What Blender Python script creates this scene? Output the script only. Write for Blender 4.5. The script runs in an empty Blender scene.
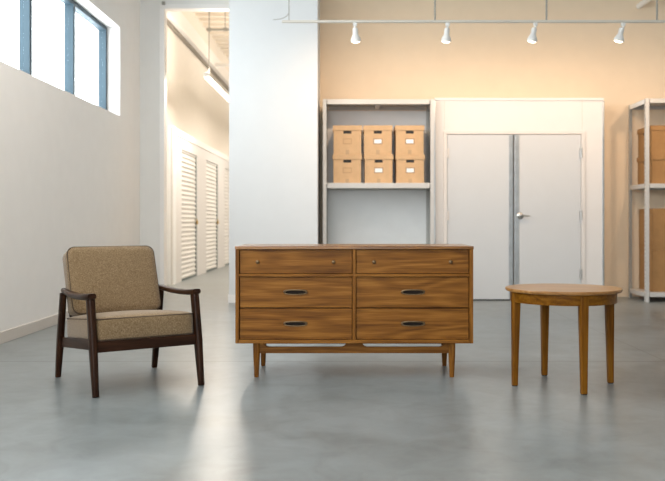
import bpy, bmesh, math, random
from mathutils import Vector, Matrix
random.seed(7)
S = bpy.context.scene
COL = S.collection
PI = math.pi

# ------------------------------------------------------------------ materials
def new_mat(name):
    m = bpy.data.materials.new(name)
    m.use_nodes = True
    nt = m.node_tree
    b = nt.nodes['Principled BSDF']
    return m, nt, b

def N(nt, typ, **kw):
    n = nt.nodes.new(typ)
    for k, v in kw.items():
        setattr(n, k, v)
    return n

def plain(name, col, rough=0.5, metal=0.0, noise=0.03, nscale=6.0, bump=0.0, bscale=200.0, spec=0.5):
    m, nt, b = new_mat(name)
    tc = N(nt, 'ShaderNodeTexCoord')
    nz = N(nt, 'ShaderNodeTexNoise')
    nz.inputs['Scale'].default_value = nscale
    nz.inputs['Detail'].default_value = 4
    nt.links.new(tc.outputs['Object'], nz.inputs['Vector'])
    cr = N(nt, 'ShaderNodeValToRGB')
    cr.color_ramp.elements[0].position = 0.3
    cr.color_ramp.elements[1].position = 0.7
    lo = [max(0, c * (1 - noise)) for c in col]
    hi = [min(1, c * (1 + noise)) for c in col]
    cr.color_ramp.elements[0].color = (*lo, 1)
    cr.color_ramp.elements[1].color = (*hi, 1)
    nt.links.new(nz.outputs['Fac'], cr.inputs['Fac'])
    nt.links.new(cr.outputs['Color'], b.inputs['Base Color'])
    b.inputs['Roughness'].default_value = rough
    b.inputs['Metallic'].default_value = metal
    b.inputs['Specular IOR Level'].default_value = spec
    if bump > 0:
        n2 = N(nt, 'ShaderNodeTexNoise')
        n2.inputs['Scale'].default_value = bscale
        n2.inputs['Detail'].default_value = 2
        nt.links.new(tc.outputs['Object'], n2.inputs['Vector'])
        bp = N(nt, 'ShaderNodeBump')
        bp.inputs['Strength'].default_value = bump
        bp.inputs['Distance'].default_value = 0.002
        nt.links.new(n2.outputs['Fac'], bp.inputs['Height'])
        nt.links.new(bp.outputs['Normal'], b.inputs['Normal'])
    return m

def emit(name, col, strength):
    m, nt, b = new_mat(name)
    b.inputs['Base Color'].default_value = (*col, 1)
    b.inputs['Emission Color'].default_value = (*col, 1)
    b.inputs['Emission Strength'].default_value = strength
    return m

def wood(name, dark, mid, light, grain=0, rings=24.0, gs=0.9, cs=7.0, rough=0.42, contrast=1.0, coat=0.0, spec=0.14):
    """procedural wood: contour bands of stretched noise plus fine fibres; grain axis 0/1/2 of the part"""
    m, nt, b = new_mat(name)
    L = nt.links.new
    tc = N(nt, 'ShaderNodeTexCoord')
    oi = N(nt, 'ShaderNodeObjectInfo')
    mul = N(nt, 'ShaderNodeMath', operation='MULTIPLY')
    mul.inputs[1].default_value = 37.0
    L(oi.outputs['Random'], mul.inputs[0])
    add = N(nt, 'ShaderNodeVectorMath', operation='ADD')
    L(tc.outputs['Object'], add.inputs[0])
    L(mul.outputs[0], add.inputs[1])
    mp = N(nt, 'ShaderNodeMapping')
    sc = [cs, cs, cs]; sc[grain] = gs
    mp.inputs['Scale'].default_value = sc
    L(add.outputs[0], mp.inputs['Vector'])
    nz = N(nt, 'ShaderNodeTexNoise')
    nz.inputs['Scale'].default_value = 1.0
    nz.inputs['Detail'].default_value = 1.5
    nz.inputs['Roughness'].default_value = 0.45
    nz.inputs['Distortion'].default_value = 0.25
    L(mp.outputs[0], nz.inputs['Vector'])
    m1 = N(nt, 'ShaderNodeMath', operation='MULTIPLY'); m1.inputs[1].default_value = rings * 2
    L(nz.outputs['Fac'], m1.inputs[0])
    sn = N(nt, 'ShaderNodeMath', operation='SINE'); L(m1.outputs[0], sn.inputs[0])
    mr = N(nt, 'ShaderNodeMapRange')
    mr.inputs['From Min'].default_value = -1; mr.inputs['From Max'].default_value = 1
    L(sn.outputs[0], mr.inputs['Value'])
    # fibres
    mp2 = N(nt, 'ShaderNodeMapping')
    s2 = [260.0] * 3; s2[grain] = 7.0
    mp2.inputs['Scale'].default_value = s2
    L(add.outputs[0], mp2.inputs['Vector'])
    nf = N(nt, 'ShaderNodeTexNoise'); nf.inputs['Scale'].default_value = 1.0; nf.inputs['Detail'].default_value = 2
    L(mp2.outputs[0], nf.inputs['Vector'])
    # broad streaks
    mp3 = N(nt, 'ShaderNodeMapping')
    s3 = [40.0] * 3; s3[grain] = 1.7
    mp3.inputs['Scale'].default_value = s3
    L(add.outputs[0], mp3.inputs['Vector'])
    nb = N(nt, 'ShaderNodeTexNoise'); nb.inputs['Scale'].default_value = 1.0; nb.inputs['Detail'].default_value = 3
    L(mp3.outputs[0], nb.inputs['Vector'])
    a1 = N(nt, 'ShaderNodeMath', operation='MULTIPLY'); a1.inputs[1].default_value = 0.15 * contrast
    L(mr.outputs[0], a1.inputs[0])
    a2 = N(nt, 'ShaderNodeMath', operation='MULTIPLY_ADD'); a2.inputs[1].default_value = 0.55 * contrast
    L(nb.outputs['Fac'], a2.inputs[0]); L(a1.outputs[0], a2.inputs[2])
    a3 = N(nt, 'ShaderNodeMath', operation='MULTIPLY_ADD'); a3.inputs[1].default_value = 0.45 * contrast
    L(nf.outputs['Fac'], a3.inputs[0]); L(a2.outputs[0], a3.inputs[2])
    cr = N(nt, 'ShaderNodeValToRGB')
    e = cr.color_ramp.elements
    c0 = 0.575 * contrast
    e[0].position = max(0, c0 - 0.24); e[0].color = (*dark, 1)
    e[1].position = c0 + 0.22; e[1].color = (*light, 1)
    x = e.new(c0); x.color = (*mid, 1)
    L(a3.outputs[0], cr.inputs['Fac'])
    L(cr.outputs['Color'], b.inputs['Base Color'])
    b.inputs['Roughness'].default_value = rough
    b.inputs['Specular IOR Level'].default_value = spec
    b.inputs['Coat Weight'].default_value = coat
    b.inputs['Coat Roughness'].default_value = 0.25
    bp = N(nt, 'ShaderNodeBump'); bp.inputs['Strength'].default_value = 0.12; bp.inputs['Distance'].default_value = 0.001
    L(nf.outputs['Fac'], bp.inputs['Height']); L(bp.outputs['Normal'], b.inputs['Normal'])
    return m

def tweed(name, dark, mid, light):
    m, nt, b = new_mat(name)
    L = nt.links.new
    tc = N(nt, 'ShaderNodeTexCoord')
    mp = N(nt, 'ShaderNodeMapping'); mp.inputs['Scale'].default_value = (260, 260, 420)
    L(tc.outputs['Object'], mp.inputs['Vector'])
    n1 = N(nt, 'ShaderNodeTexNoise'); n1.inputs['Scale'].default_value = 1.0; n1.inputs['Detail'].default_value = 3; n1.inputs['Roughness'].default_value = 0.7
    L(mp.outputs[0], n1.inputs['Vector'])
    n2 = N(nt, 'ShaderNodeTexNoise'); n2.inputs['Scale'].default_value = 150.0; n2.inputs['Detail'].default_value = 3
    L(tc.outputs['Object'], n2.inputs['Vector'])
    mx = N(nt, 'ShaderNodeMath', operation='MULTIPLY_ADD'); mx.inputs[1].default_value = 0.5
    h = N(nt, 'ShaderNodeMath', operation='MULTIPLY'); h.inputs[1].default_value = 0.5
    L(n2.outputs['Fac'], h.inputs[0]); L(n1.outputs['Fac'], mx.inputs[0]); L(h.outputs[0], mx.inputs[2])
    cr = N(nt, 'ShaderNodeValToRGB'); e = cr.color_ramp.elements
    e[0].position = 0.36; e[0].color = (*dark, 1)
    e[1].position = 0.66; e[1].color = (*light, 1)
    x = e.new(0.5); x.color = (*mid, 1)
    L(mx.outputs[0], cr.inputs['Fac']); L(cr.outputs['Color'], b.inputs['Base Color'])
    b.inputs['Roughness'].default_value = 0.95
    b.inputs['Specular IOR Level'].default_value = 0.15
    b.inputs['Sheen Weight'].default_value = 0.25
    bp = N(nt, 'ShaderNodeBump'); bp.inputs['Strength'].default_value = 0.5; bp.inputs['Distance'].default_value = 0.002
    L(mx.outputs[0], bp.inputs['Height']); L(bp.outputs['Normal'], b.inputs['Normal'])
    return m

def concrete(name):
    m, nt, b = new_mat(name)
    L = nt.links.new
    tc = N(nt, 'ShaderNodeTexCoord')
    def noise(scale, detail, rough=0.55, dist=0.0):
        n = N(nt, 'ShaderNodeTexNoise')
        n.inputs['Scale'].default_value = scale; n.inputs['Detail'].default_value = detail
        n.inputs['Roughness'].default_value = rough; n.inputs['Distortion'].default_value = dist
        L(tc.outputs['Object'], n.inputs['Vector']); return n
    a = noise(1.1, 6, 0.6, 0.6); c = noise(5.0, 7, 0.62, 0.9); d = noise(35, 2)
    s = N(nt, 'ShaderNodeMath', operation='MULTIPLY'); s.inputs[1].default_value = 0.55; L(a.outputs['Fac'], s.inputs[0])
    s2 = N(nt, 'ShaderNodeMath', operation='MULTIPLY_ADD'); s2.inputs[1].default_value = 0.41; L(c.outputs['Fac'], s2.inputs[0]); L(s.outputs[0], s2.inputs[2])
    s3 = N(nt, 'ShaderNodeMath', operation='MULTIPLY_ADD'); s3.inputs[1].default_value = 0.04; L(d.outputs['Fac'], s3.inputs[0]); L(s2.outputs[0], s3.inputs[2])
    cr = N(nt, 'ShaderNodeValToRGB'); e = cr.color_ramp.elements
    e[0].position = 0.30; e[0].color = (FLOOR[0]*.60, FLOOR[1]*.60, FLOOR[2]*.57, 1)
    e[1].position = 0.70; e[1].color = (FLOOR[0]*1.34, FLOOR[1]*1.34, FLOOR[2]*1.36, 1)
    x = e.new(0.5); x.color = (*FLOOR, 1)
    L(s3.outputs[0], cr.inputs['Fac'])
    # saw-cut control joints: one across the room, one along it
    sep = N(nt, 'ShaderNodeSeparateXYZ'); L(tc.outputs['Object'], sep.inputs[0])
    def joint(axis, at, w):
        q = N(nt, 'ShaderNodeMath', operation='SUBTRACT'); q.inputs[1].default_value = at; L(sep.outputs[axis], q.inputs[0])
        ab = N(nt, 'ShaderNodeMath', operation='ABSOLUTE'); L(q.outputs[0], ab.inputs[0])
        lt = N(nt, 'ShaderNodeMath', operation='LESS_THAN'); lt.inputs[1].default_value = w; L(ab.outputs[0], lt.inputs[0]); return lt
    j1 = joint(1, 5.97, 0.010); j2 = joint(0, 2.23, 0.004)
    mxj = N(nt, 'ShaderNodeMath', operation='MAXIMUM'); L(j1.outputs[0], mxj.inputs[0]); L(j2.outputs[0], mxj.inputs[1])
    mulj = N(nt, 'ShaderNodeMath', operation='MULTIPLY'); mulj.inputs[1].default_value = 0.75; L(mxj.outputs[0], mulj.inputs[0])
    mix = N(nt, 'ShaderNodeMix', data_type='RGBA')
    L(mulj.outputs[0], mix.inputs['Factor']); L(cr.outputs['Color'], mix.inputs['A']); mix.inputs['B'].default_value = (0.05, 0.05, 0.048, 1)
    L(mix.outputs['Result'], b.inputs['Base Color'])
    r = N(nt, 'ShaderNodeMapRange'); r.inputs['To Min'].default_value = 0.285; r.inputs['To Max'].default_value = 0.335
    r.inputs['From Min'].default_value = 0.3; r.inputs['From Max'].default_value = 0.7
    L(a.outputs['Fac'], r.inputs['Value']); L(r.outputs[0], b.inputs['Roughness'])
    b.inputs['Specular IOR Level'].default_value = 0.75
    return m

FLOOR = (0.196, 0.220, 0.226)
M = {}
M['wall'] = plain('wall_paint', (0.78, 0.77, 0.745), 0.75, noise=0.01, bump=0.05)
M['pillar'] = plain('pillar_paint', (0.70, 0.715, 0.725), 0.7, noise=0.008, bump=0.05)
M['wall_left'] = plain('left_wall_paint', (0.86, 0.83, 0.80), 0.75, noise=0.012, bump=0.05)
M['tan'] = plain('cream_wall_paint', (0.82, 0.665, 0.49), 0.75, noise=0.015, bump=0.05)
M['ceiling'] = plain('ceiling_paint', (0.75, 0.74, 0.72), 0.85)
M['panel'] = plain('partition_white', (0.70, 0.69, 0.685), 0.5, noise=0.008)
M['door'] = plain('door_white', (0.58, 0.60, 0.62), 0.45, noise=0.006)
M['doorframe'] = plain('door_frame_white', (0.68, 0.655, 0.635), 0.45, noise=0.006)
M['trimwhite'] = plain('trim_white', (0.85, 0.83, 0.81), 0.45, noise=0.006)
M['base'] = plain('baseboard_beige', (0.60, 0.55, 0.50), 0.55, noise=0.01)
M['shelfmetal'] = plain('powder_coated_grey', (0.54, 0.535, 0.52), 0.42, noise=0.01)
M['shelfback'] = plain('grey_back_panel', (0.82, 0.83, 0.83), 0.45, noise=0.02)
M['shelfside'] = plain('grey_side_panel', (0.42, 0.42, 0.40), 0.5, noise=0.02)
M['galv'] = plain('galvanized_steel', (0.50, 0.53, 0.55), 0.35, metal=0.85, noise=0.10, nscale=9)
M['steel'] = plain('brushed_nickel', (0.55, 0.54, 0.52), 0.28, metal=1.0, noise=0.05)
M['groove'] = plain('groove_grey', (0.24, 0.22, 0.19), 0.8)
M['slot'] = plain('post_slot_shade', (0.16, 0.16, 0.155), 0.7)
M['dark'] = plain('dark_gap', (0.03, 0.03, 0.03), 0.7)
M['frame_blue'] = plain('window_frame_grey', (0.045, 0.072, 0.092), 0.5, noise=0.02, spec=0.2)
M['card'] = plain('cardboard', (0.58, 0.385, 0.215), 0.8, noise=0.05, nscale=14, bump=0.1)
M['card2'] = plain('cardboard_dark', (0.37, 0.20, 0.075), 0.8, noise=0.07, nscale=10, bump=0.1)
M['tape'] = plain('paper_tape', (0.47, 0.32, 0.18), 0.5, noise=0.04)
M['label'] = plain('label_paper', (0.88, 0.88, 0.87), 0.7, noise=0.01)
M['holder'] = plain('label_holder_metal', (0.26, 0.17, 0.10), 0.6)
M['emboss'] = plain('label_outline_print', (0.45, 0.29, 0.155), 0.75)
M['brass'] = plain('aged_brass', (0.20, 0.135, 0.072), 0.42, metal=0.9, noise=0.2, nscale=60)
M['brass2'] = plain('padlock_brass', (0.55, 0.38, 0.14), 0.35, metal=0.9, noise=0.1)
M['pull_shade'] = plain('pull_recess_shade', (0.016, 0.010, 0.006), 0.6, spec=0.15, noise=0.2, nscale=60)  # near-black colour stands in for the shaded recess of the pull
M['fixture'] = plain('fixture_white', (0.80, 0.79, 0.77), 0.4, noise=0.01)
M['track'] = plain('track_grey', (0.62, 0.59, 0.53), 0.5, noise=0.02)
M['cable'] = plain('cable_grey', (0.30, 0.29, 0.26), 0.5)
M['roll'] = plain('roll_up_white', (0.80, 0.79, 0.77), 0.4, noise=0.01)
M['recess_shade'] = plain('dark_green_grey_guide', (0.12, 0.15, 0.15), 0.5)  # dark strips round the roll-up doors carry their recess shade as colour
M['cornerguard'] = plain('corner_guard_white', (0.88, 0.90, 0.91), 0.38, metal=0.2, noise=0.03)
M['deck'] = plain('roof_deck_beige', (0.80, 0.74, 0.65), 0.7)
M['felt'] = plain('felt_pad', (0.03, 0.028, 0.025), 0.9)
M['lamp_on'] = emit('lamp_glow', (1.0, 0.86, 0.66), 2.5)
M['tube_on'] = emit('led_tube_glow', (1.0, 0.93, 0.82), 2.2)
M['tube_added'] = emit('added_tube_glow', (1.0, 0.95, 0.88), 2.2)
for k in ('tube_on', 'tube_added', 'lamp_on'): M[k].cycles.emission_sampling = 'NONE'
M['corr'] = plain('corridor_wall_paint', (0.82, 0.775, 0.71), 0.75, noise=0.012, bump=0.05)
M['floor'] = concrete('polished_concrete')
DW = ((0.080, 0.026, 0.003), (0.205, 0.077, 0.010), (0.320, 0.136, 0.024))
M['walnut_x'] = wood('walnut_grain_along', *DW, grain=0, rings=26, gs=0.9, cs=6.5)
M['walnut_top'] = wood('walnut_top_polished', *DW, grain=0, rings=26, gs=0.9, cs=6.5, rough=0.25, spec=0.5)
M['walnut_y'] = wood('walnut_grain_deep', *DW, grain=1, rings=18, gs=0.8, cs=7)
M['walnut_z'] = wood('walnut_grain_upright', *DW, grain=2, rings=18, gs=0.8, cs=7)
EW = ((0.011, 0.0042, 0.002), (0.026, 0.0098, 0.0045), (0.050, 0.020, 0.009))
M['espresso_x'] = wood('dark_teak_across', *EW, grain=0, rings=14, cs=9, rough=0.34)
M['espresso_y'] = wood('dark_teak_along', *EW, grain=1, rings=14, cs=9, rough=0.34)
M['espresso_z'] = wood('dark_teak_upright', *EW, grain=2, rings=14, cs=9, rough=0.34)
OW = ((0.070, 0.022, 0.0015), (0.165, 0.060, 0.004), (0.260, 0.108, 0.011))  # legs and apron darkened, shade put into the oak colour
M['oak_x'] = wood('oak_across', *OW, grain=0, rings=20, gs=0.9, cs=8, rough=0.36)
M['oak_top_lit'] = wood('oak_table_top_lit', (0.200, 0.084, 0.018), (0.33, 0.155, 0.045), (0.43, 0.225, 0.08), grain=0, rings=20, gs=0.9, cs=8, rough=0.30, spec=0.5)  # lighter than the legs: overhead light put into the top's colour
M['oak_z'] = wood('oak_upright', *OW, grain=2, rings=14, gs=0.7, cs=9, rough=0.38)
M['tweed'] = tweed('tweed_upholstery', (0.115, 0.070, 0.032), (0.205, 0.136, 0.070), (0.330, 0.240, 0.146))
M['piping'] = plain('dark_piping', (0.055, 0.034, 0.020), 0.85, noise=0.1, nscale=90)

def glass_mat():
    m = bpy.data.materials.new('window_glass'); m.use_nodes = True
    nt = m.node_tree; nt.nodes.clear()
    out = N(nt, 'ShaderNodeOutputMaterial'); mx = N(nt, 'ShaderNodeMixShader')
    tr = N(nt, 'ShaderNodeBsdfTransparent'); gl = N(nt, 'ShaderNodeBsdfGlossy'); gl.inputs['Roughness'].default_value = 0.02
    tr.inputs['Color'].default_value = (0.95, 0.975, 0.98, 1)
    lw = N(nt, 'ShaderNodeLayerWeight'); lw.inputs['Blend'].default_value = 0.3
    pw = N(nt, 'ShaderNodeMath', operation='MULTIPLY'); pw.inputs[1].default_value = 0.12
    nt.links.new(lw.outputs['Facing'], pw.inputs[0]); nt.links.new(pw.outputs[0], mx.inputs['Fac'])
    nt.links.new(tr.outputs[0], mx.inputs[1]); nt.links.new(gl.outputs[0], mx.inputs[2]); nt.links.new(mx.outputs[0], out.inputs['Surface'])
    return m
M['glass'] = glass_mat()

# ------------------------------------------------------------------ mesh helpers
class MB:
    def __init__(self):
        self.bm = bmesh.new()
    def box(self, lo, hi, bevel=0.0, seg=2, mi=0):
        t = bmesh.new()
        bmesh.ops.create_cube(t, size=1.0)
        for fc in t.faces: fc.material_index = mi
        lo = Vector(lo); hi = Vector(hi); c = (lo + hi) / 2; d = hi - lo
        for v in t.verts:
            v.co = Vector((v.co.x * d.x, v.co.y * d.y, v.co.z * d.z)) + c
        if bevel > 0:
            bmesh.ops.bevel(t, geom=t.edges[:], offset=min(bevel, min(abs(x) for x in d) * 0.45), segments=seg, profile=0.5, affect='EDGES')
        self._merge(t); return self
    def _merge(self, t, mat=None):
        me = bpy.data.meshes.new('tmp'); t.to_mesh(me); t.free()
        if mat is not None: me.transform(mat)
        self.bm.from_mesh(me); bpy.data.meshes.remove(me)
    def loft(self, secs):
        """secs: list of rings (lists of Vectors, same length), capped both ends"""
        t = bmesh.new(); rings = [[t.verts.new(p) for p in r] for r in secs]
        n = len(rings[0])
        for a, b in zip(rings, rings[1:]):
            for i in range(n):
                t.faces.new((a[i], a[(i + 1) % n], b[(i + 1) % n], b[i]))
        t.faces.new(list(reversed(rings[0]))); t.faces.new(rings[-1])
        bmesh.ops.recalc_face_normals(t, faces=t.faces[:])
        self._merge(t); return self
    def tube(self, pts, r, seg=8, closed=False):
        pts = [Vector(p) for p in pts]; n = len(pts); t = bmesh.new(); rings = []
        prev = None
        for i, p in enumerate(pts):
            if closed: d = pts[(i + 1) % n] - pts[i - 1]
            else: d = pts[min(i + 1, n - 1)] - pts[max(i - 1, 0)]
            d.normalize()
            if prev is None:
                u = d.cross(Vector((0, 0, 1)))
                if u.length < 1e-3: u = d.cross(Vector((1, 0, 0)))
            else:
                u = prev - d * prev.dot(d)
            u.normalize(); w = d.cross(u); prev = u
            rr = r[i] if isinstance(r, (list, tuple)) else r
            rings.append([t.verts.new(p + (u * math.cos(2 * PI * k / seg) + w * math.sin(2 * PI * k / seg)) * rr) for k in range(seg)])
        m = n if closed else n - 1
        for i in range(m):
            a, b = rings[i], rings[(i + 1) % n]
            for k in range(seg):
                t.faces.new((a[k], a[(k + 1) % seg], b[(k + 1) % seg], b[k]))
        if not closed:
            t.faces.new(list(reversed(rings[0]))); t.faces.new(rings[-1])
        bmesh.ops.recalc_face_normals(t, faces=t.faces[:])
        self._merge(t); return self
    def lathe(self, prof, seg=32, mat=None):
        """prof: list of (r, z), revolved about z"""
        t = bmesh.new(); rings = []
        for r, z in prof:
            if r < 1e-6: rings.append([t.verts.new((0, 0, z))])
            else: rings.append([t.verts.new((r * math.cos(2 * PI * k / seg), r * math.sin(2 * PI * k / seg), z)) for k in range(seg)])
        for a, b in zip(rings, rings[1:]):
            for k in range(seg):
                k2 = (k + 1) % seg
                if len(a) == 1 and len(b) == 1: continue
                if len(a) == 1: t.faces.new((a[0], b[k], b[k2]))
                elif len(b) == 1: t.faces.new((a[k], a[k2], b[0]))
                else: t.faces.new((a[k], a[k2], b[k2], b[k]))
        bmesh.ops.recalc_face_normals(t, faces=t.faces[:])
        self._merge(t, mat); return self
    def prism(self, poly, axis, a, b):
        """poly in the plane normal to axis (remaining axes in order), extruded from a to b"""
        def P(p, h):
            q = [0, 0, 0]; o = [i for i in range(3) if i != axis]
            q[o[0]], q[o[1]], q[axis] = p[0], p[1], h
            return Vector(q)
        return self.loft([[P(p, a) for p in poly], [P(p, b) for p in poly]])
    def build(self, name, mat, parent=None, smooth=None):
        me = bpy.data.meshes.new(name); self.bm.to_mesh(me); self.bm.free()
        if smooth is not None:
            for p in me.polygons: p.use_smooth = True
            me.set_sharp_from_angle(angle=math.radians(smooth))
        for mn in ([mat] if isinstance(mat, str) else mat): me.materials.append(M[mn])
        o = bpy.data.objects.new(name, me); COL.objects.link(o)
        if parent is not None: o.parent = parent
        return o

def rrect(w, d, r, n=4):
    """rounded rectangle outline w x d"""
    r = min(r, w * 0.49, d * 0.49); out = []
    for cx, cy, a0 in ((w/2-r, d/2-r, 0), (-w/2+r, d/2-r, 90), (-w/2+r, -d/2+r, 180), (w/2-r, -d/2+r, 270)):
        for k in range(n + 1):
            a = math.radians(a0 + 90 * k / n); out.append((cx + r * math.cos(a), cy + r * math.sin(a)))
    return out

def limb(path, sizes, r=0.35, u=Vector((1, 0, 0))):
    """lofted limb with rounded-rectangle sections, first size along u, second across"""
    path = [Vector(p) for p in path]; secs = []
    for i, p in enumerate(path):
        d = (path[min(i + 1, len(path) - 1)] - path[max(i - 1, 0)]).normalized()
        uu = (u - d * u.dot(d)).normalized(); w = d.cross(uu)
        a, b = sizes[i]
        secs.append([p + uu * x + w * y for x, y in rrect(a, b, r * min(a, b))])
    return MB().loft(secs)

def cushion(w, d, h, r, crown=0.02, R=.05, side=0.006):
    """soft rounded box centred on the origin, top and bottom bulging by crown"""
    t = bmesh.new()
    bmesh.ops.create_cube(t, size=2.0)
    bmesh.ops.subdivide_edges(t, edges=t.edges[:], cuts=15, use_grid_fill=True)
    for v in t.verts:
        p = Vector((v.co.x * w / 2, v.co.y * d / 2, v.co.z * h / 2))
        q = Vector((max(-w/2 + r, min(w/2 - r, p.x)), max(-d/2 + r, min(d/2 - r, p.y)), max(-h/2 + r, min(h/2 - r, p.z))))
        e = p - q
        if e.length > 1e-9:
            e = e.normalized() * r; p = q + e
        ex, ey = abs(p.x) - (w / 2 - R), abs(p.y) - (d / 2 - R)
        if ex > 0 and ey > 0:
            k = max(ex, ey) / math.hypot(ex, ey)
            p.x = math.copysign(w / 2 - R + ex * k, p.x); p.y = math.copysign(d / 2 - R + ey * k, p.y)
        fx = max(0, 1 - (2 * p.x / w) ** 2); fy = max(0, 1 - (2 * p.y / d) ** 2); fz = max(0, 1 - (2 * p.z / h) ** 2)
        p.z += crown * (fx ** 0.6) * (fy ** 0.6) * (1 if v.co.z > 0 else -1) * min(1, abs(2 * p.z / h))
        p.x += side * fz * fy * (1 if p.x > 0 else -1) * abs(2 * p.x / w) ** 3
        p.y += side * fz * fx * (1 if p.y > 0 else -1) * abs(2 * p.y / d) ** 3
        v.co = p
    mb = MB(); mb._merge(t); return mb

def tag(o, label=None, cat=None, group=None, kind=None):
    if label: o['label'] = label
    if cat: o['category'] = cat
    if group: o['group'] = group
    if kind: o['kind'] = kind
    return o

def thing(name, label, cat, loc=(0, 0, 0), rz=0.0, group=None):
    o = bpy.data.objects.new(name, None); COL.objects.link(o)
    o.location = loc; o.rotation_euler = (0, 0, rz); o.empty_display_size = 0.1
    return tag(o, label, cat, group)

def struct(o, label=None):
    return tag(o, label, None, None, 'structure')

def copy_tree(o, parent=None):
    c = o.copy(); COL.objects.link(c)
    if parent is not None: c.parent = parent
    for ch in list(o.children): copy_tree(ch, c)
    return c

# ------------------------------------------------------------------ room shell
XL, YB, ZC, XR, YF = -2.80, 11.12, 5.0, 8.0, -4.0
struct(MB().box((-3.6, YF - .2, -.15), (XR + .2, 27.2, 0)).build('floor', 'floor'), 'polished grey concrete floor with saw-cut joints')
struct(MB().box((-3.1, YF - .2, ZC), (XR + .2, 11.58, ZC + .15)).build('ceiling', 'ceiling'))
# left wall with a long clerestory window opening
WY0, WY1, WZ0, WZ1 = -0.83, 10.39, 2.275, 3.36
w = MB()
w.box((-3.1, YF - .2, 0), (XL, 11.55, WZ0)); w.box((-3.1, YF - .2, WZ1), (XL, 11.55, ZC))
w.box((-3.1, YF - .2, WZ0), (XL, WY0, WZ1)); w.box((-3.1, WY1, WZ0), (XL, 11.55, WZ1))
struct(w.build('wall_left', 'wall_left'), 'off-white side wall with a high strip window')
struct(MB().box((XL, YF, 0), (XL + .012, 11.395, .098), .004).build('baseboard_left', 'base'), 'beige baseboard along the side wall')
# right and rear walls (outside the frame), rear wall with an opening added to let daylight in
struct(MB().box((XR, YF - .2, 0), (XR + .2, 11.58, ZC)).build('wall_right', 'wall'))
w = MB()
w.box((XL, YF - .2, 0), (XR, YF, .9)); w.box((XL, YF - .2, 3.4), (XR, YF, ZC))
for a, b in ((XL, -2.5), (0.9, XR)): w.box((a, YF - .2, .9), (b, YF, 3.4))
struct(w.build('wall_rear', 'wall'))
# back wall
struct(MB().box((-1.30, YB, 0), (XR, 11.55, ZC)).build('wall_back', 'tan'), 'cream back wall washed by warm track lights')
# return wall with the tall corridor opening
OT = 3.84
w = MB(); w.box((XL, 11.40, 0), (-2.53, 11.55, ZC)); w.box((-2.53, 11.40, OT + .055), (-1.30, 11.55, ZC))
struct(w.build('wall_return', 'wall'), 'narrow off-white wall beside the corridor opening')
w = MB(); w.box((-2.535, 11.385, 0), (-2.475, 11.555, OT), .004); w.box((-2.535, 11.385, OT), (-1.30, 11.555, OT + .06), .004)
struct(w.build('trim_1', 'trimwhite'), 'white metal trim round the tall corridor opening')
o = MB().box((-2.50, 11.345, 3.885), (-2.46, 11.398, 3.925), .004).build('door_sensor', 'cable')
tag(o, 'tiny dark sensor box on the wall over the corridor opening corner', 'sensor')
# pillar
PX0, PX1, PY = -1.450, -0.380, 10.28
struct(MB().box((PX0, PY, 0), (PX1, YB - .001, ZC)).build('wall_pillar', 'pillar'), 'broad white pillar standing before the back wall')
w = MB(); w.box((PX0 - .012, PY - .012, 0), (PX1 + .012, PY, .10), .003); w.box((PX1, PY, 0), (PX1 + .012, YB - .002, .10)); w.box((PX0 - .012, PY, 0), (PX0, YB - .002, .10))
struct(w.build('baseboard_pillar', 'trimwhite'), 'white baseboard round the foot of the pillar')

# window 1: blue-grey frame, mullions, panes
win = bpy.data.objects.new('window_1', None); COL.objects.link(win); win.location = (XL - .155, (WY0 + WY1) / 2, WZ0)
struct(win, 'long clerestory window with blue-grey mullions in the side wall')
win_inv = -Vector(win.location)
def in_win(mb, name, mat, sm=None):
    bmesh.ops.translate(mb.bm, verts=mb.bm.verts[:], vec=win_inv)
    return mb.build(name, mat, win, sm)
fx0, fx1 = XL - .245, XL - .155
f = MB()
f.box((fx0, WY0, WZ0), (fx1, WY1, WZ0 + .05)); f.box((fx0, WY0, WZ1 - .05), (fx1, WY1, WZ1))
f.box((fx0, WY0, WZ0 + .05), (fx1, WY0 + .06, WZ1 - .05)); f.box((fx0, WY1 - .06, WZ0 + .05), (fx1, WY1, WZ1 - .05))
in_win(f, 'window_frame', 'frame_blue')
ys = [10.36 - 1.243 * k for k in range(10)]
for y in ys[1:-1]:
    in_win(MB().box((fx0, y - .032, WZ0 + .05), (fx1 + .01, y + .032, WZ1 - .05), .003), 'mullion', 'frame_blue')
for a, b in zip(ys, ys[1:]):
    in_win(MB().box((XL - .205, b + .0325, WZ0 + .051), (XL - .199, a - .0325, WZ1 - .051)), 'pane', 'glass')

# partition box with the double door
QX0, QX1, QY, QZ = 1.075, 3.164, 10.61, 2.528
DX0, DX1, DZ = 1.222, 2.896, 2.075      # clear opening inside the frame
w = MB()
w.box((QX0, QY, 0), (1.175, YB - .002, QZ - .035), 0); w.box((2.946, QY, 0), (QX1 - .002, YB - .002, QZ - .035))
w.box((1.175, QY, 2.118), (2.946, YB - .002, QZ - .035))
part_wall = struct(w.build('wall_partition', 'panel'), 'white panelled partition box holding the double door')
c = MB().box((QX0 - .01, QY - .014, QZ - .035), (QX1 + .012, YB - .003, QZ), .003).build('top_cap', 'panel', part_wall)
for x in (1.19, 2.91):
    MB().box((x - .0025, QY - .0015, 2.13), (x + .0025, QY + .004, QZ - .036)).build('panel_seam', 'base', part_wall)
MB().box((QX1 - .003, QY - .006, 0), (QX1 + .022, QY + .10, QZ - .036), .003).build('corner_strip', 'galv', part_wall)
MB().box((QX0 - .022, QY - .006, 0), (QX0 + .004, QY + .10, QZ - .036), .003).build('corner_strip', 'galv', part_wall)
w = MB()
w.box((1.176, QY - .018, 0), (DX0, QY + .10, DZ), .003); w.box((DX1, QY - .018, 0), (2.945, QY + .10, DZ), .003)
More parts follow.
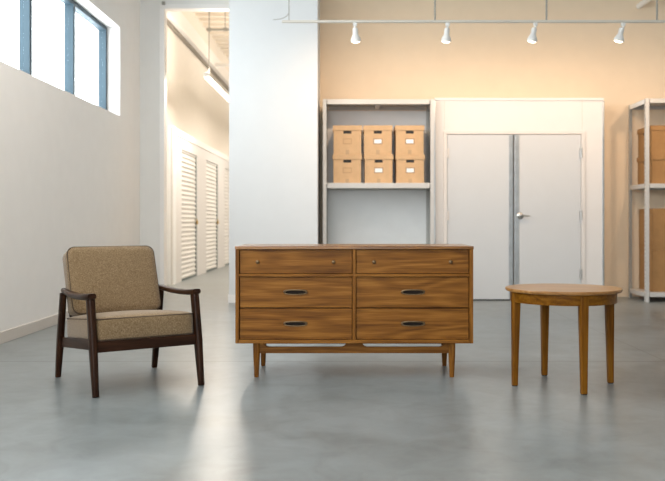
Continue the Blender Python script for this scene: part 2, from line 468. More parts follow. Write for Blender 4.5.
w.box((1.176, QY - .018, DZ), (2.945, QY + .10, 2.117), .003); w.box((DX0 - .02, QY + .05, 0), (DX0 + .012, QY + .10, DZ)); w.box((DX0, QY + .05, DZ - .012), (DX1, QY + .10, DZ + .01))
struct(w.build('trim_2', 'doorframe'), 'cream-white metal frame of the double door')
struct(MB().box((DX0 + .01, QY + .052, 0.0), (DX1 - .001, QY + .075, .03)).build('door_gap_shade', 'dark'))  # dark strip stands in for the shade in the gap under the doors
XM = 2.055
def leaf(name, x0, x1, hinge_x, label, dirn):
    d = struct(MB().box((x0, QY - .008, .016), (x1, QY + .036, DZ - .006), .003).build(name, 'door'), label)
    for z in (.33, 1.06, 1.84):
        h = MB(); h.box((hinge_x - .018, QY - .026, z - .06), (hinge_x + .018, QY - .009, z + .06), .003)
        h.tube([(hinge_x, QY - .028, z - .06), (hinge_x, QY - .028, z + .06)], .008, 10)
        h.build('hinge', 'doorframe' if dirn < 0 else 'steel', d)
    return d
d1 = leaf('door_1', DX0 + .004, XM - .008, DX0 + .006, 'plain white door leaf without a handle', -1)
d2 = leaf('door_2', XM + .008, DX1 - .004, DX1 - .006, 'plain white door leaf with the lever handle', 1)
MB().box((XM - .062, QY - .016, .02), (XM - .010, QY - .007, DZ - .008), .002).build('edge_plate', 'galv', d1)
MB().box((XM + .012, QY - .016, .02), (XM + .064, QY - .007, DZ - .008), .002).build('edge_plate', 'galv', d2)
h = MB(); hx, hz = XM + .078, 1.058
h.lathe([(0, 0), (.042, 0), (.042, .008), (.032, .018), (.016, .022), (.014, .055), (0, .056)], 24, Matrix.Translation((hx, QY - .008, hz)) @ Matrix.Rotation(PI / 2, 4, 'X'))
lever = h.build('lever_handle', 'steel', d2, 35)
limb([(hx - .012, QY - .058, hz), (hx + .03, QY - .060, hz + .001), (hx + .08, QY - .056, hz - .002), (hx + .115, QY - .050, hz - .004)], [(.02, .018), (.018, .016), (.016, .014), (.014, .012)], .45, Vector((0, 0, 1))).build('lever', 'steel', lever, 35)

# ------------------------------------------------------------------ corridor beyond the opening
SX, SY = -2.76, 13.30
CW = -3.10
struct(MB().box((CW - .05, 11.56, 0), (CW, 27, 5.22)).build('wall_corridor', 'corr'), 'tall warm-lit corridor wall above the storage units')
MB_ = MB().box((CW + .001, 11.6, 4.40), (CW + .14, 26.9, 4.68)); MB_.box((CW + .001, 11.6, 4.33), (CW + .05, 26.9, 4.3995), mi=1)
struct(MB_.build('trim_4', ['trimwhite', 'groove']), 'pale ledge beam along the tall corridor wall')
struct(MB().box((CW - .05, 26.9, 0), (1.2, 27.1, 5.22)).build('wall_corridor_end', 'corr'))
struct(MB().box((1.0, 11.56, 0), (1.2, 26.9, 5.22)).build('wall_corridor_side', 'wall'))
dk = MB(); dk.box((CW - .05, 11.56, 5.22), (1.2, 27.1, 5.32))
y = 11.7
while y < 26.5:
    dk.box((CW, y, 5.14), (1.0, y + .16, 5.22)); y += .42
struct(dk.build('ceiling_corridor', 'deck'), 'ribbed metal roof deck over the corridor')
TUBE_W, TUBE_C = 74.0, 34.0
doors = [(14.02, 15.46), (16.45, 17.90), (18.90, 20.35), (21.35, 22.8)]
DH = 2.18
w = MB(); ST = 2.465
py = SY
for a, b in doors:
    w.box((CW + .001, py, 0), (SX, a, ST)); py = b
w.box((CW + .001, py, 0), (SX, 26.8, ST))
for a, b in doors:
    w.box((CW + .001, a, DH), (SX, b, ST))
su = struct(w.build('wall_storage', 'panel'), 'white front of the storage unit row in the corridor')
q = []
for k in range(9):
    a = PI / 2 * k / 8; q.append((SX - .075 + .088 * math.cos(a), SY + .075 - .088 * math.sin(a)))
gp = [(SX + .013, SY + .20)] + q + [(SX - .16, SY - .013), (SX - .16, SY + .001), (SX - .002, SY + .001), (SX - .002, SY + .20)]
MB().prism([(SX + .013, SY + .20)] + q + [(SX - .20, SY - .013), (SX - .20, SY + .10), (SX - .10, SY + .2)], 2, 0.0, ST + .02).build('corner_guard', 'cornerguard', su, 40)
MB().box((SX - .0, SY + .22, ST - .10), (SX + .012, 26.8, ST + .012), .002).build('fascia_strip', 'trimwhite', su)
rlabels = ['white ribbed roll-up storage door nearest the corridor opening', 'second white ribbed roll-up storage door along the corridor', 'farthest visible white roll-up storage door, half hidden by the pillar', None]
for i, (a, b) in enumerate(doors):
    pr = []
    z = .03; pts = []
    while z < DH - .02:
        for u, dx in ((0, 0), (.012, .016), (.040, .016), (.052, 0)):
            pts.append((SX - .032 + dx, min(z + u, DH - .005)))
        z += .078
    poly = pts + [(SX - .07, pts[-1][1]), (SX - .07, pts[0][1])]
    d = struct(MB().prism(poly, 1, a + .03, b - .05).build('door_%d' % (i + 3), 'roll'), rlabels[i])
    g = MB(); g.box((SX - .10, b - .055, 0), (SX - .012, b - .001, DH - .001)); g.build('door_edge_strip', 'recess_shade', d)  # far edge strip dark for the shade in the door recess
    MB().box((SX - .10, a + .001, 0), (SX - .012, a + .032, DH - .001)).build('door_edge_strip', 'trimwhite', d)
    MB().box((SX - .115, a + .033, .002), (SX - .012, b - .056, .029)).build('bottom_shade_bar', 'recess_shade', d)
    MB().box((SX - .10, a + .033, DH - .004), (SX - .008, b - .056, DH - .002)).build('header_shade_bar', 'recess_shade', d)
    l = MB(); l.box((SX - .016, b - .16, 1.00), (SX + .004, b - .04, 1.035), .003)
    lt = l.build('latch', 'steel', d)
    k = MB(); k.box((SX - .002, b - .10, .94), (SX + .028, b - .05, 1.0), .006); k.tube([(SX + .013, b - .092, 1.0), (SX + .013, b - .088, 1.03), (SX + .013, b - .062, 1.03), (SX + .013, b - .058, 1.0)], .005, 8)
    k.build('padlock', 'brass2', lt)

# hanging linear lamps in the corridor (only the first is in view, the deeper two are added for light)
def linear_lamp(x, y0, y1, z, label, glow='tube_on', top=5.13):
    t = thing('linear_pendant_lamp', label, 'lamp', (x, (y0 + y1) / 2, z))
    hl = (y1 - y0) / 2
    MB().box((-.045, -hl, .0), (.045, hl, .055), .004).build('lamp_housing', 'fixture', t)
    MB().box((-.040, -hl + .03, -.022), (.040, hl - .01, -.0005), .006).build('lamp_diffuser', glow, t)
    if glow == 'tube_on': MB().box((-.030, -hl + .05, .0555), (.030, hl - .05, .066), .003).build('added_uplight', glow, t)  # glowing strip added on top to brighten the roof deck
    def strip(up, e, c):
        l = bpy.data.lights.new('tube_light', 'AREA'); l.shape = 'RECTANGLE'; l.size = .06; l.size_y = 2 * hl - .2; l.energy = e; l.color = c
        lo = bpy.data.objects.new('tube_light', l); COL.objects.link(lo); lo.parent = t
        lo.location = (0, 0, .068 if up else -.024); lo.rotation_euler = (PI if up else 0, 0, 0)
    if glow == 'tube_on':
        strip(False, TUBE_W * .55, (1.0, .89, .77)); strip(True, TUBE_W * .42, (1.0, .89, .77))  # the upward light is added to brighten the deck
    else: strip(False, TUBE_C, (1.0, .95, .88))
    for s in (-hl + .19, hl - .19):
        MB().tube([(0, s, .055), (0, s, top - z)], .006, 6).build('hanging_cable', 'cable', t)
    return t
linear_lamp(-2.04, 12.2, 14.9, 3.07, 'glowing linear lamp hung on a cable in the corridor')
t = linear_lamp(-1.2, 16.4, 19.1, 3.4, 'unseen linear fill lamp added deeper in the corridor behind the pillar')  # this and the next: unseen lamps added to light the corridor
t = linear_lamp(-1.2, 21.0, 23.7, 3.4, 'unseen linear fill lamp added at the far end of the corridor')
linear_lamp(-1.5, 0.6, 3.6, 4.25, 'unseen linear fill lamp added over the open floor before the chair', 'tube_added', 4.995)  # this and the next: unseen lamps added to light the main room
linear_lamp(-1.5, 4.6, 7.6, 4.25, 'unseen linear fill lamp added over the floor behind the chair', 'tube_added', 4.995)
t = thing('conduit_pipe', 'thin grey conduit crossing under the corridor roof deck', 'pipe', (0, 0, 0))
zc = .98 + 192.5 / 850 * 16.0
MB().tube([(-2.68, 16, zc), (.98, 16, zc)], .022, 8).build('cross_pipe', 'cable', t)
for x in (-2.63, -2.33):
    MB().tube([(x, 16, zc), (x, 16, 5.13)], .008, 6).build('hanger_rod', 'cable', t)
    MB().box((x - .04, 15.97, zc - .03), (x + .04, 16.03, zc + .03), .004).build('clamp', 'cable', t)
o = MB().tube([(-2.72, 17.2, 4.157), (.98, 17.2, 4.157)], .035, 8).build('water_pipe', 'fixture', None, 40)
tag(o, 'pale pipe crossing the corridor below the thin grey conduit', 'pipe')

# ------------------------------------------------------------------ track lights
TY = 9.30
def tx(px): return (px - 349) / 850 * TY
TZ = .98 + 200.3 / 850 * TY
t = thing('track_rail', 'long pale lighting track hung on thin rods from the ceiling', 'lighting track', (0, TY, TZ))
MB().box((tx(282), -.018, -.012), (4.6, .018, .014), .003).build('rail', 'track', t)
for px in (435, 546.5, 657):
    MB().tube([(tx(px), 0, .014), (tx(px), 0, ZC - TZ)], .010, 6).build('hanger_rod', 'cable', t)
r = MB(); x0 = tx(289)
r.tube([(x0, 0, .014), (x0, 0, ZC - TZ)], .005, 6)
arc = [(tx(288.6), .0, .09), (tx(287), 0, .065), (tx(284), 0, .042), (tx(280.5), 0, .030), (tx(277), 0, .024), (tx(273), 0, .022)]
r.tube(arc, .004, 6)
r.build('feed_cable', 'cable', t)
spots = [(355.0, 'white track spotlight hung nearest the white pillar, above the archive boxes', -3),
         (447.6, 'white track spotlight hung above the handleless door leaf edge', 4),
         (535.3, 'white track spotlight hung above the door leaf with the lever handle', 9),
         (623.2, 'white track spotlight hung between the doors and the shelf of big cartons', 12),
         (712.0, 'unseen track spotlight added above the shelf of big cartons', 12)]  # last one is unseen, added to brighten the wall beside it
proto = None
for px, lab, tilt in spots:
    if proto is None:
        s = thing('spotlight', lab, 'spotlight', group='spotlights on the track')
        br = MB(); br.box((-.022, -.016, -.035), (.022, .016, 0), .004); br.tube([(0, 0, -.03), (0, 0, -.062)], .012, 10)
        br.build('track_adapter', 'fixture', s)
        hd = MB()
        hd.lathe([(0, -.052), (.020, -.053), (.027, -.060), (.029, -.085), (.028, -.115), (.032, -.130), (.044, -.152), (.054, -.178), (.056, -.198), (.053, -.204), (.048, -.203), (.046, -.196)], 28)
        head = hd.build('lamp_head', 'fixture', s, 40)
        MB().lathe([(.047, -.197), (.042, -.208), (.026, -.216), (0, -.219)], 28).build('bulb', 'lamp_on', head, 60)
        proto = s
    else:
        s = copy_tree(proto); s['label'] = lab
    s.location = (tx(px), TY, TZ - .012)
    for ch in s.children:
        if ch.name.startswith('lamp_head'):
            ch.rotation_euler = (math.radians(8), math.radians(tilt), 0)

# pipe fixed high on the back wall at the upper corner
o = MB().tube([(3.79, YB - .002, 3.80), (3.79, 8.2, 3.80)], .035, 12).build('wall_pipe', 'fixture', None, 40)
tag(o, 'pale pipe running out from the cream wall above the lighting track', 'pipe')

# ------------------------------------------------------------------ shelving units
def shelving(name, label, x0, x1, y0, y1, ztop, decks, back=True):
    cx, cy = (x0 + x1) / 2, (y0 + y1) / 2; hw, hd = (x1 - x0) / 2, (y1 - y0) / 2
    t = thing(name, label, 'shelving unit', (cx, cy, 0))
    pw = .044
    for sx in (-1, 1):
        for sy in (-1, 1):
            p = MB(); xo, yo = sx * hw, sy * hd
            # folded angle post with slots along its length
            p.box((min(xo, xo - sx * pw), min(yo, yo - sy * .004), 0), (max(xo, xo - sx * pw), max(yo, yo - sy * .004), ztop), 0)
            p.box((min(xo, xo - sx * .004), min(yo - sy * .0041, yo - sy * .045), 0), (max(xo, xo - sx * .004), max(yo - sy * .0041, yo - sy * .045), ztop), 0)
            z = .08
            while z < ztop - .05:
                p.box((xo - sx * .0002 - .0012, yo - sy * .022 - .006, z), (xo - sx * .0002 + .0012, yo - sy * .022 + .006, z + .022), mi=1); z += .05
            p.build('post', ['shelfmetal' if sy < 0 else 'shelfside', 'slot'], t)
    for z, th in decks:
        s = MB(); s.box((-hw + .006, -hd + .006, z - .012), (hw - .006, hd - .006, z), 0)
        s.box((-hw + .053, -hd + .0005, z - th), (hw - .053, -hd + .018, z - .001), .003)
        s.box((-hw + .053, hd - .018, z - th), (hw - .053, hd - .0045, z - .001), .003)
        s.box((-hw + .006, -hd + .046, z - th), (-hw + .020, hd - .046, z - .013)); s.box((hw - .020, -hd + .046, z - th), (hw - .006, hd - .046, z - .013))
        so = s.build('shelf_board', 'shelfmetal', t)
        MB().box((-.03, -hd + .018, z - th * .8), (.03, hd - .018, z - .0125)).build('stiffener', 'shelfmetal', so)
    if back:
        MB().box((-hw + .006, hd - .0035, .03), (hw - .006, hd - .0005, ztop - .07)).build('back_panel', 'shelfback', t)
        for sx in (-1, 1):
            MB().box((min(sx * (hw - .0045), sx * (hw - .0055)), -hd + .046, .03), (max(sx * (hw - .0045), sx * (hw - .0055)), hd - .046, ztop - .02)).build('side_panel', 'shelfside', t)
    else:
        for sx in (-1, 1):
            MB().box((min(sx * hw, sx * (hw - .004)), -hd + .046, ztop - .06), (max(sx * hw, sx * (hw - .004)), hd - .046, ztop - .005)).build('side_rail', 'shelfback', t)
    return t
LS = (-.322, 1.048, 10.48, 11.06)
shelving('shelving_unit', 'pale metal shelving unit with archive boxes between pillar and partition', LS[0], LS[1], LS[2], LS[3], 2.497, [(2.495, .062), (1.462, .066), (.14, .066)])
RS = (3.637, 5.0, 10.42, 11.06)
shelving('shelving_unit', 'pale metal shelving unit of cartons at the photo edge', RS[0], RS[1], RS[2], RS[3], 2.497, [(2.495, .055), (1.452, .055), (.115, .055)], back=False)

# archive boxes: hollow body with a real hand hole, lid, label
BW, BD, BH, LH = .344, .40, .3605, .062
def archive_box(label_style, mat, group, BW=BW, BD=BD):
    t = thing('archive_box', 'x', 'box', group=group)
    b = MB(); hw, hd = BW / 2, BD / 2; zt = BH - .006; th = .005
    hz0, hz1, hx = BH - .103, BH - .068, .050
    b.box((-hw, hd - th, 0), (hw, hd, zt)); b.box((-hw, -hd + th, 0), (-hw + th, hd - th, zt)); b.box((hw - th, -hd + th, 0), (hw, hd - th, zt)); b.box((-hw + th, -hd + th, 0), (hw - th, hd - th, th))
    b.box((-hw, -hd, 0), (hw, -hd + th, hz0)); b.box((-hw, -hd, hz1), (hw, -hd + th, zt)); b.box((-hw, -hd, hz0), (-hx, -hd + th, hz1)); b.box((hx, -hd, hz0), (hw, -hd + th, hz1))
    bo = b.build('box_body', mat, t)
    MB().box((-hx - .02, -hd + th + .012, hz0 - .03), (hx + .02, -hd + th + .016, hz1 + .02)).build('hand_hole_shade', 'dark', bo)  # black sheet stands in for the shade inside the hand hole
    l = MB(); hl, hm = BW / 2 + .010, BD / 2 + .010
    l.box((-hl, -hm, BH - .005), (hl, hm, BH), .002); l.box((-hl, -hm, BH - LH), (hl, -hm + .005, BH - .005)); l.box((-hl, hm - .005, BH - LH), (hl, hm, BH - .005))
    l.box((-hl, -hm + .005, BH - LH), (-hl + .005, hm - .005, BH - .005)); l.box((hl - .005, -hm + .005, BH - LH), (hl, hm - .005, BH - .005))
    l.build('box_lid', mat, t)
    lw, z0, z1 = .055, .128, .196
    if label_style != 'none':
        f = MB(); y0, y1 = -hd - .003, -hd - .0002
        e = .009; f.box((-lw, y0, z0), (lw, y1, z0 + e)); f.box((-lw, y0, z1 - e), (lw, y1, z1)); f.box((-lw, y0, z0 + e), (-lw + e, y1, z1 - e)); f.box((lw - e, y0, z0 + e), (lw, y1, z1 - e))
        fo = f.build('label_holder', 'holder' if label_style == 'white' else 'emboss', t)
        if label_style == 'white':
            MB().box((-lw + .005, -hd - .002, z0 + .005), (lw - .005, -hd - .0004, z1 - .005)).build('label_card', 'label', fo)
    MB().box((-.022, -hd - .0012, .0), (.022, -hd - .0002, .055)).build('tape_strip', 'tape', t)
    return t
def lx(px, Y): return (px - 349) / 850 * Y
YBX = 10.60 + BD / 2
G1 = 'archive boxes on the metal shelf'
protoW = archive_box('white', 'card', G1); protoN = archive_box('outline', 'card', G1)
first = {'w': True, 'n': True}
zsh = 1.4625
arch = [(347.3, 0, 'n', 'cardboard archive box without a white label, sitting under a matching box'),
        (347.5, 1, 'n', 'cardboard archive box without a white label, lying atop a matching box'),
        (378.6, 0, 'w', 'white-labelled cardboard archive box at the base of the middle stack'),
        (378.0, 1, 'w', 'white-labelled cardboard archive box topping the middle stack'),
        (410.2, 0, 'w', 'white-labelled cardboard archive box at the base of the stack nearest the doors'),
        (409.8, 1, 'w', 'white-labelled cardboard archive box topping the stack nearest the doors')]
for px, lev, k, lab in arch:
    p = protoW if k == 'w' else protoN
    if first[k]: o = p; first[k] = False
    else: o = copy_tree(p)
    o['label'] = lab
    o.location = (lx(px, 10.60), YBX, zsh + lev * (BH + .0008)); o.rotation_euler = (0, 0, math.radians(random.uniform(-.6, .6)))
# right shelf
G2 = 'boxes on the shelf at the photo edge'
protoR = archive_box('none', 'card2', G2, .50, .40)
for lev, lab in ((0, 'lidded brown archive box on the upper board of the edge shelf, under another'), (1, 'lidded brown archive box topmost on the shelf at the photo edge')):
    o = protoR if lev == 0 else copy_tree(protoR)
    o['label'] = lab
    o.location = (3.745 + .20, 10.50 + .25 + .015, 1.4525 + lev * (BH + .0008)); o.rotation_euler = (0, 0, math.radians((-89.2, -90.4)[lev]))
for lev, lab in ((0, 'large plain brown carton standing on the bottom shelf board'), (1, 'large plain brown carton stacked on another in the lower shelf bay')):
    if lev == 0:
        cprot = thing('carton', lab, 'box', group='large cartons in the lower bay')
        b = MB(); b.box((-.23, -.25, 0), (.23, .25, .515), .004); bo = b.build('carton_body', 'card2', cprot)
        MB().box((-.23, -.0275, .5135), (.23, .0275, .5158)).build('tape_strip', 'tape', cprot)
        MB().box((-.2312, -.20, .44), (-.2302, .20, .442)).build('fold_crease', 'tape', cprot)
        o = cprot
    else:
        o = copy_tree(cprot); o['label'] = lab
    o.location = (3.760 + .23, 10.50 + .25 + .02, .1155 + lev * .5165); o.rotation_euler = (0, 0, math.radians((-.3, .5)[lev]))

# ------------------------------------------------------------------ dresser
DXC, DYF, DYB = .033, 5.30, 5.85
DYC = (DYF + DYB) / 2
t = thing('dresser', 'walnut six-drawer dresser on tapered legs standing before the white pillar', 'dresser', (DXC, DYC, 0))
yf, yb = DYF - DYC, DYB - DYC
HW, ZB, ZT = .745, .2225, .829
def zz(py): return .98 - (py - 222) / 850 * DYF
def xx(px): return (px - 349) / 850 * DYF - DXC
ct = zz(249.4)
MB().box((-HW + .003, yf, ZB), (-HW + .026, yb, ct), .002).build('side_panel', 'walnut_z', t)
MB().box((HW - .026, yf, ZB), (HW - .003, yb, ct), .002).build('side_panel', 'walnut_z', t)
c = MB(); c.box((-HW + .026, yf, ZB), (HW - .026, yb, zz(339.8)), .002)
c.build('bottom_panel', 'walnut_x', t)
MB().box((-HW, yf - .004, ct), (HW, yb, ZT), .003).build('top', 'walnut_top', t)
MB().box((-HW + .026, yb - .012, zz(339.8)), (HW - .026, yb - .004, ct)).build('back_panel', 'walnut_x', t)
xd0, xd1 = xx(352.5), xx(355.7)
zr0, zr1 = zz(276.7), zz(273.8)
MB().box((xd0, yf + .001, zz(339.8)), (xd1, yb - .013, ct), .0015).build('centre_divider', 'walnut_z', t)
MB().box((-HW + .026, yf + .001, zr0), (xd0, yf + .06, zr1), .0015).build('drawer_rail', 'walnut_x', t)
MB().box((xd1, yf + .001, zr0), (HW - .026, yf + .06, zr1), .0015).build('drawer_rail', 'walnut_x', t)
rows = [(zr1, ct), (zz(308.2), zr0), (zz(339.8), zz(308.2))]
cols = [(-HW + .026, xd0), (xd1, HW - .026)]
rowname = ['upper', 'middle', 'lower']
def pull_bm(cx, cz, y):
    """bow pull: boat-shaped ring standing off the drawer front"""
    a, bb = .070, .0145
    mb = MB(); pts = []; rr = []
    n = 36
    for k in range(n):
        th = 2 * PI * k / n; co, si = math.cos(th), math.sin(th)
        x = a * (abs(co) ** .8) * (1 if co > 0 else -1); z = bb * (abs(si) ** .75) * (1 if si > 0 else -1)
        off = .010 + .010 * (1 - (x / a) ** 2) if si >= -.05 else .006 + .004 * (1 - (x / a) ** 2)
        pts.append((cx + x, y - off, cz + z)); rr.append((.0046 if si > 0 else .0030) + .0015 * (abs(co) ** 4))
    mb.tube(pts, rr, 8, True)
    for s in (-1, 1): mb.lathe([(0, 0), (.006, 0), (.0055, .012), (.0035, .016), (0, .017)], 12, Matrix.Translation((cx + s * .068, y + .0005, cz)) @ Matrix.Rotation(PI / 2, 4, 'X'))
    return mb
for ri, (z0, z1) in enumerate(rows):
    for ci, (x0, x1) in enumerate(cols):
        g = .0038
        yd = yf + .015
        dr = MB().box((x0 + g, yd, z0 + g * .7), (x1 - g, yd + .02, z1 - g), .0015).build('drawer', 'walnut_x', t)
        bx = MB(); bx.box((x0 + .02, yd + .0205, z0 + .012), (x1 - .02, yb - .05, z1 - .03)); bx.build('drawer_box', 'oak_x', dr)
        if ri == 0:
            for px in ((257.6, 333.6), (374.0, 450.6))[ci]:
                k = MB(); k.lathe([(0, 0), (.008, 0), (.006, .006), (.0055, .010), (.011, .015), (.012, .019), (.009, .024), (0, .0255)], 20, Matrix.Translation((xx(px), yd, zz(262.0))) @ Matrix.Rotation(PI / 2, 4, 'X'))
                k.build('knob', 'brass', dr, 50)
        else:
            px, py = (295.4, 413.2)[ci], (292.2, 323.8)[ri - 1]
            p = pull_bm(xx(px), zz(py), yd).build('pull', 'brass', dr, 60)
            bk = MB(); ol = []
            for k in range(28):
                th = 2 * PI * k / 28; co, si = math.cos(th), math.sin(th)
                ol.append((xx(px) + .066 * (abs(co) ** .8) * (1 if co > 0 else -1), zz(py) + .0125 * (abs(si) ** .75) * (1 if si > 0 else -1)))
            bk.prism(ol, 1, yd - .0025, yd - .0002); bk.build('backplate', 'pull_shade', p)
# legs: turned taper, square-round
for sx in (-1, 1):
    for yc in (yf + .075, yb - .055):
        l = MB(); secs = []
        for z, w_, dx in ((.0, .0275, 0), (.010, .0290, 0), (.06, .034, 0), (.13, .041, 0), (.185, .0435, 0), (ZB, .044, 0)):
            secs.append([Vector((sx * .617 + x, yc + y_, z)) for x, y_ in rrect(w_, w_, w_ * .34, 5)])
        l.loft(secs); lo = l.build('leg', 'walnut_z', t, 40)
def rail_outline(x0, x1, tab_w):
    """rail with raised ends and a raised centre tab, in x/z"""
    zl, zu, zt = .152, .192, ZB
    P = [(x0, zl), (x1, zl), (x1, zt), (x1 - .018, zt), (x1 - .030, zu + .016), (x1 - .042, zu + .004), (x1 - .06, zu)]
    P += [(tab_w + .035, zu), (tab_w + .018, zu + .006), (tab_w, zt), (-tab_w, zt), (-tab_w - .018, zu + .006), (-tab_w - .035, zu)]
    P += [(x0 + .06, zu), (x0 + .042, zu + .004), (x0 + .030, zu + .016), (x0 + .018, zt), (x0, zt)]
    return P
for yc in (yf + .075, yb - .055):
    MB().prism(rail_outline(-.5955, .5955, .045), 1, yc - .011, yc + .011).build('stretcher', 'walnut_x', t)

# ------------------------------------------------------------------ round table
t = thing('round_table', 'round honey-oak side table on four square tapered legs', 'table', (1.29, 5.125, 0), math.radians(8.2))
TR, TT = .343, .585
MB().lathe([(0, TT - .021), (TR - .012, TT - .021), (TR - .004, TT - .018), (TR, TT - .011), (TR, TT - .004), (TR - .003, TT), (0, TT)], 96).build('tabletop', 'oak_top_lit', t, 35)
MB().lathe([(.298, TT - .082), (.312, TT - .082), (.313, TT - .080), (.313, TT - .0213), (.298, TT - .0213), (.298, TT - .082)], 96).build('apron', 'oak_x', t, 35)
for k in range(4):
    a = PI / 2 * k; R = Matrix.Rotation(a, 3, 'Z')
    secs = []
    for z, wt, wd in ((.006, .034, .031), (.20, .039, .036), (.46, .0475, .044), (TT - .0215, .049, .046)):
        ro = .318
        secs.append([R @ Vector((ro - wd / 2 + x, y_, z)) for x, y_ in rrect(wd, wt, .003, 2)])
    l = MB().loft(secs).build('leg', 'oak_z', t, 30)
    MB().loft([[R @ Vector((.318 - .0155 + x, y_, z)) for x, y_ in rrect(.027, .029, .004, 2)] for z in (0, .0059)]).build('foot_pad', 'felt', l)

# ------------------------------------------------------------------ armchair (local x across, local y towards the back)
AX, AY, AR = -1.366, 5.242, math.radians(34.0)
t = thing('armchair', 'dark wooden open-arm lounge chair with tan tweed cushions', 'armchair', (AX, AY, 0), AR)
SW = .318
for sx in (-1, 1):
    # front leg: leans forward towards the foot, broad at the seat rail
    fl = limb([(sx * SW, -.388, 0), (sx * SW, -.386, .006), (sx * SW, -.365, .12), (sx * SW, -.340, .27), (sx * SW, -.312, .42), (sx * SW, -.288, .545)],
              [(.032, .034), (.035, .039), (.039, .048), (.044, .060), (.043, .058), (.046, .054)], .38)
    fl.build('leg', 'espresso_z', t, 40)
    rl = limb([(sx * SW, .378, 0), (sx * SW, .376, .006), (sx * SW, .352, .12), (sx * SW, .322, .25), (sx * SW, .290, .40), (sx * SW, .262, .535)],
              [(.032, .034), (.035, .039), (.038, .048), (.042, .056), (.040, .050), (.038, .046)], .38)
    rl.build('leg', 'espresso_z', t, 40)
    # armrest: paddle, dipping in the middle, broad at the front
    ar = limb([(sx * (SW - .012), .305, .551), (sx * (SW - .010), .285, .5530), (sx * (SW - .004), .18, .547), (sx * SW, .05, .542), (sx * (SW + .004), -.10, .543), (sx * (SW + .004), -.22, .549), (sx * (SW + .002), -.300, .557), (sx * SW, -.322, .560)],
              [(.028, .022), (.036, .030), (.044, .031), (.056, .031), (.064, .032), (.066, .034), (.058, .036), (.050, .030)], .42)
    ar.build('armrest', 'espresso_y', t, 45)
    MB().loft([[Vector((sx * (SW - .011) + x, y_, z + dz)) for x, dz in rrect(.022, .062, .005)] for y_, z in ((-.325, .285), (.31, .228))]).build('side_rail', 'espresso_y', t, 35)
MB().box((-SW + .018, -.350, .242), (SW - .018, -.326, .304), .005).build('front_rail', 'espresso_x', t)
MB().box((-SW + .018, .285, .200), (SW - .018, .309, .258), .005).build('rear_rail', 'espresso_x', t)
for k in range(5):
    y_ = -.26 + .125 * k; z_ = .304 - .088 * (y_ + .325)
    MB().box((-SW + .024, y_ - .025, z_ - .012), (SW - .024, y_ + .025, z_ - .002), .002).build('seat_slat', 'espresso_x', t)
# back frame: two raked stiles and slats behind the cushion
tb, zb, tt_, zt = .215, .235, .418, .750
bf = MB(); u = Vector((1, 0, 0))
def backpt(x, k, off=0.0):
    d = Vector((0, tt_ - tb, zt - zb)).normalized(); nrm = Vector((0, d.z, -d.y))
    return Vector((x, tb + (tt_ - tb) * k, zb + (zt - zb) * k)) + nrm * off
for sx in (-1, 1):
    st = limb([backpt(sx * .262, 0), backpt(sx * .262, .5), backpt(sx * .262, 1.0)], [(.024, .030), (.026, .034), (.022, .024)], .4)
    st.build('back_stile', 'espresso_z', t, 40)
for k in (.25, .45, .65, .85, .97):
    limb([backpt(-.252, k), backpt(0, k, .006), backpt(.252, k)], [(.030, .012)] * 3, .4, Vector((0, .35, .93))).build('back_slat', 'espresso_x', t, 40)
# seat cushion
def piping_loop(w, d, r, z, rad, bow=0.0):
    pts = []
    for x, y_ in rrect(w, d, r, 6): pts.append((x, y_, z))
    # densify straight runs
    out = []
    for i, p in enumerate(pts):
        q = pts[(i + 1) % len(pts)]; L_ = math.dist(p, q); n = max(1, int(L_ / .05))
        for k in range(n):
            out.append(tuple(p[j] + (q[j] - p[j]) * k / n for j in range(3)))
    return MB().tube(out, rad, 6, True)
cw, cd, ch = .604, .612, .134
ang = math.radians(-4.8)
sc_ = cushion(cw, cd, ch, .022, .026, .035).build('seat_cushion', 'tweed', t, 60)
sc_.location = (0, -.038, .344); sc_.rotation_euler = (ang, 0, 0)
for s in (1, -1):
    piping_loop(cw - .008, cd - .008, .033, s * (ch / 2 - .008), .0042).build('piping', 'piping', sc_, 60)
# back cushion
bw, bh, bt = .575, .445, .115
bc = cushion(bw, bt, bh, .030, .0)
bc = MB(); tcs = cushion(bw, bh, bt, .026, .014, .05); bc = tcs
bo = bc.build('back_cushion', 'tweed', t, 60)
# cushion plane: local x stays across, local y runs up the back, local z faces the front
bx = Vector((1, 0, 0)); d = Vector((0, .15, .40)).normalized(); nz = bx.cross(d)
mat = Matrix((bx, d, nz)).transposed().to_4x4()
ctr = Vector((0, .150, .412)) + d * (bh / 2) - nz * (bt / 2 )
bo.matrix_local = Matrix.Translation(ctr) @ mat
for s in (1, -1):
    piping_loop(bw - .010, bh - .010, .047, s * (bt / 2 - .010), .0042).build('piping', 'piping', bo, 60)

# ------------------------------------------------------------------ light
W = bpy.data.worlds.new('daylight'); S.world = W; W.use_nodes = True
bg = W.node_tree.nodes['Background']; bg.inputs['Color'].default_value = (0.93, 0.97, 1.0, 1); bg.inputs['Strength'].default_value = 5.0

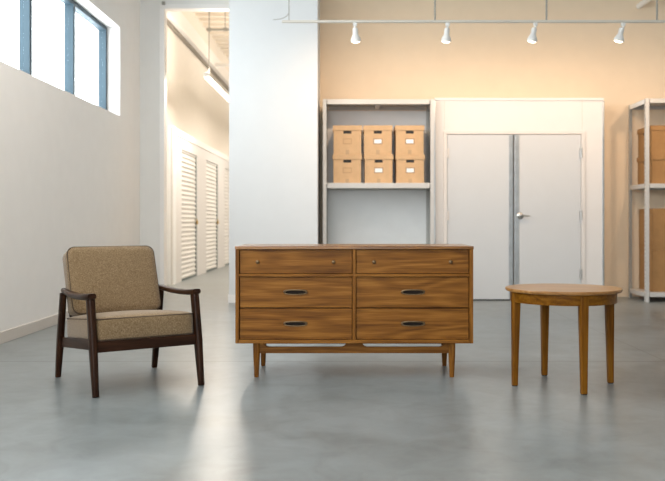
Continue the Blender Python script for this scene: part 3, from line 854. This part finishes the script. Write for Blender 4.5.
def area(name, loc, rot, sx, sy, energy=0, col=(1, 1, 1), portal=False):
    l = bpy.data.lights.new(name, 'AREA'); l.shape = 'RECTANGLE'; l.size = sx; l.size_y = sy; l.energy = energy; l.color = col
    if portal: l.cycles.is_portal = True
    o = bpy.data.objects.new(name, l); COL.objects.link(o); o.location = loc; o.rotation_euler = rot; return o
area('window_portal', (XL - .14, (WY0 + WY1) / 2, (WZ0 + WZ1) / 2), (0, -PI / 2, 0), WZ1 - WZ0, WY1 - WY0, portal=True)
area('rear_portal', (-.8, YF - .1, 2.15), (PI / 2, 0, 0), 3.4, 2.5, portal=True)
for px, lab, tilt in spots:
    l = bpy.data.lights.new('spot_beam', 'SPOT'); l.energy = 24; l.color = (1.0, .70, .46); l.spot_size = math.radians(150); l.spot_blend = 1.0; l.shadow_soft_size = .045
    o = bpy.data.objects.new('spot_beam', l); COL.objects.link(o); o.location = (tx(px), TY + .02, TZ - .25)
    dv = Vector((0, 1.8, -1.5)); o.rotation_euler = dv.to_track_quat('-Z', 'Y').to_euler()

# ------------------------------------------------------------------ camera
cam = bpy.data.cameras.new('camera'); co = bpy.data.objects.new('camera', cam); COL.objects.link(co)
co.location = (0, 0, .98); co.rotation_euler = (PI / 2, 0, 0)
cam.sensor_fit = 'HORIZONTAL'; cam.sensor_width = 36; cam.lens = 850 * 36 / 665
cam.shift_x = -16.5 / 665; cam.shift_y = -18.5 / 665
cam.dof.use_dof = True; cam.dof.focus_distance = 5.1; cam.dof.aperture_fstop = 2.8
S.camera = co
vs = S.view_settings; S.display_settings.display_device = 'sRGB'
vs.view_transform = 'Standard'; vs.look = 'None'; vs.gamma = 1; vs.use_curve_mapping = False; vs.exposure = 1.02
S.cycles.use_denoising = True; S.cycles.max_bounces = 10; S.cycles.diffuse_bounces = 6; S.cycles.sample_clamp_indirect = 1.6; S.cycles.blur_glossy = 1.0; S.cycles.denoising_prefilter = 'ACCURATE'; S.cycles.denoising_input_passes = 'RGB_ALBEDO_NORMAL'
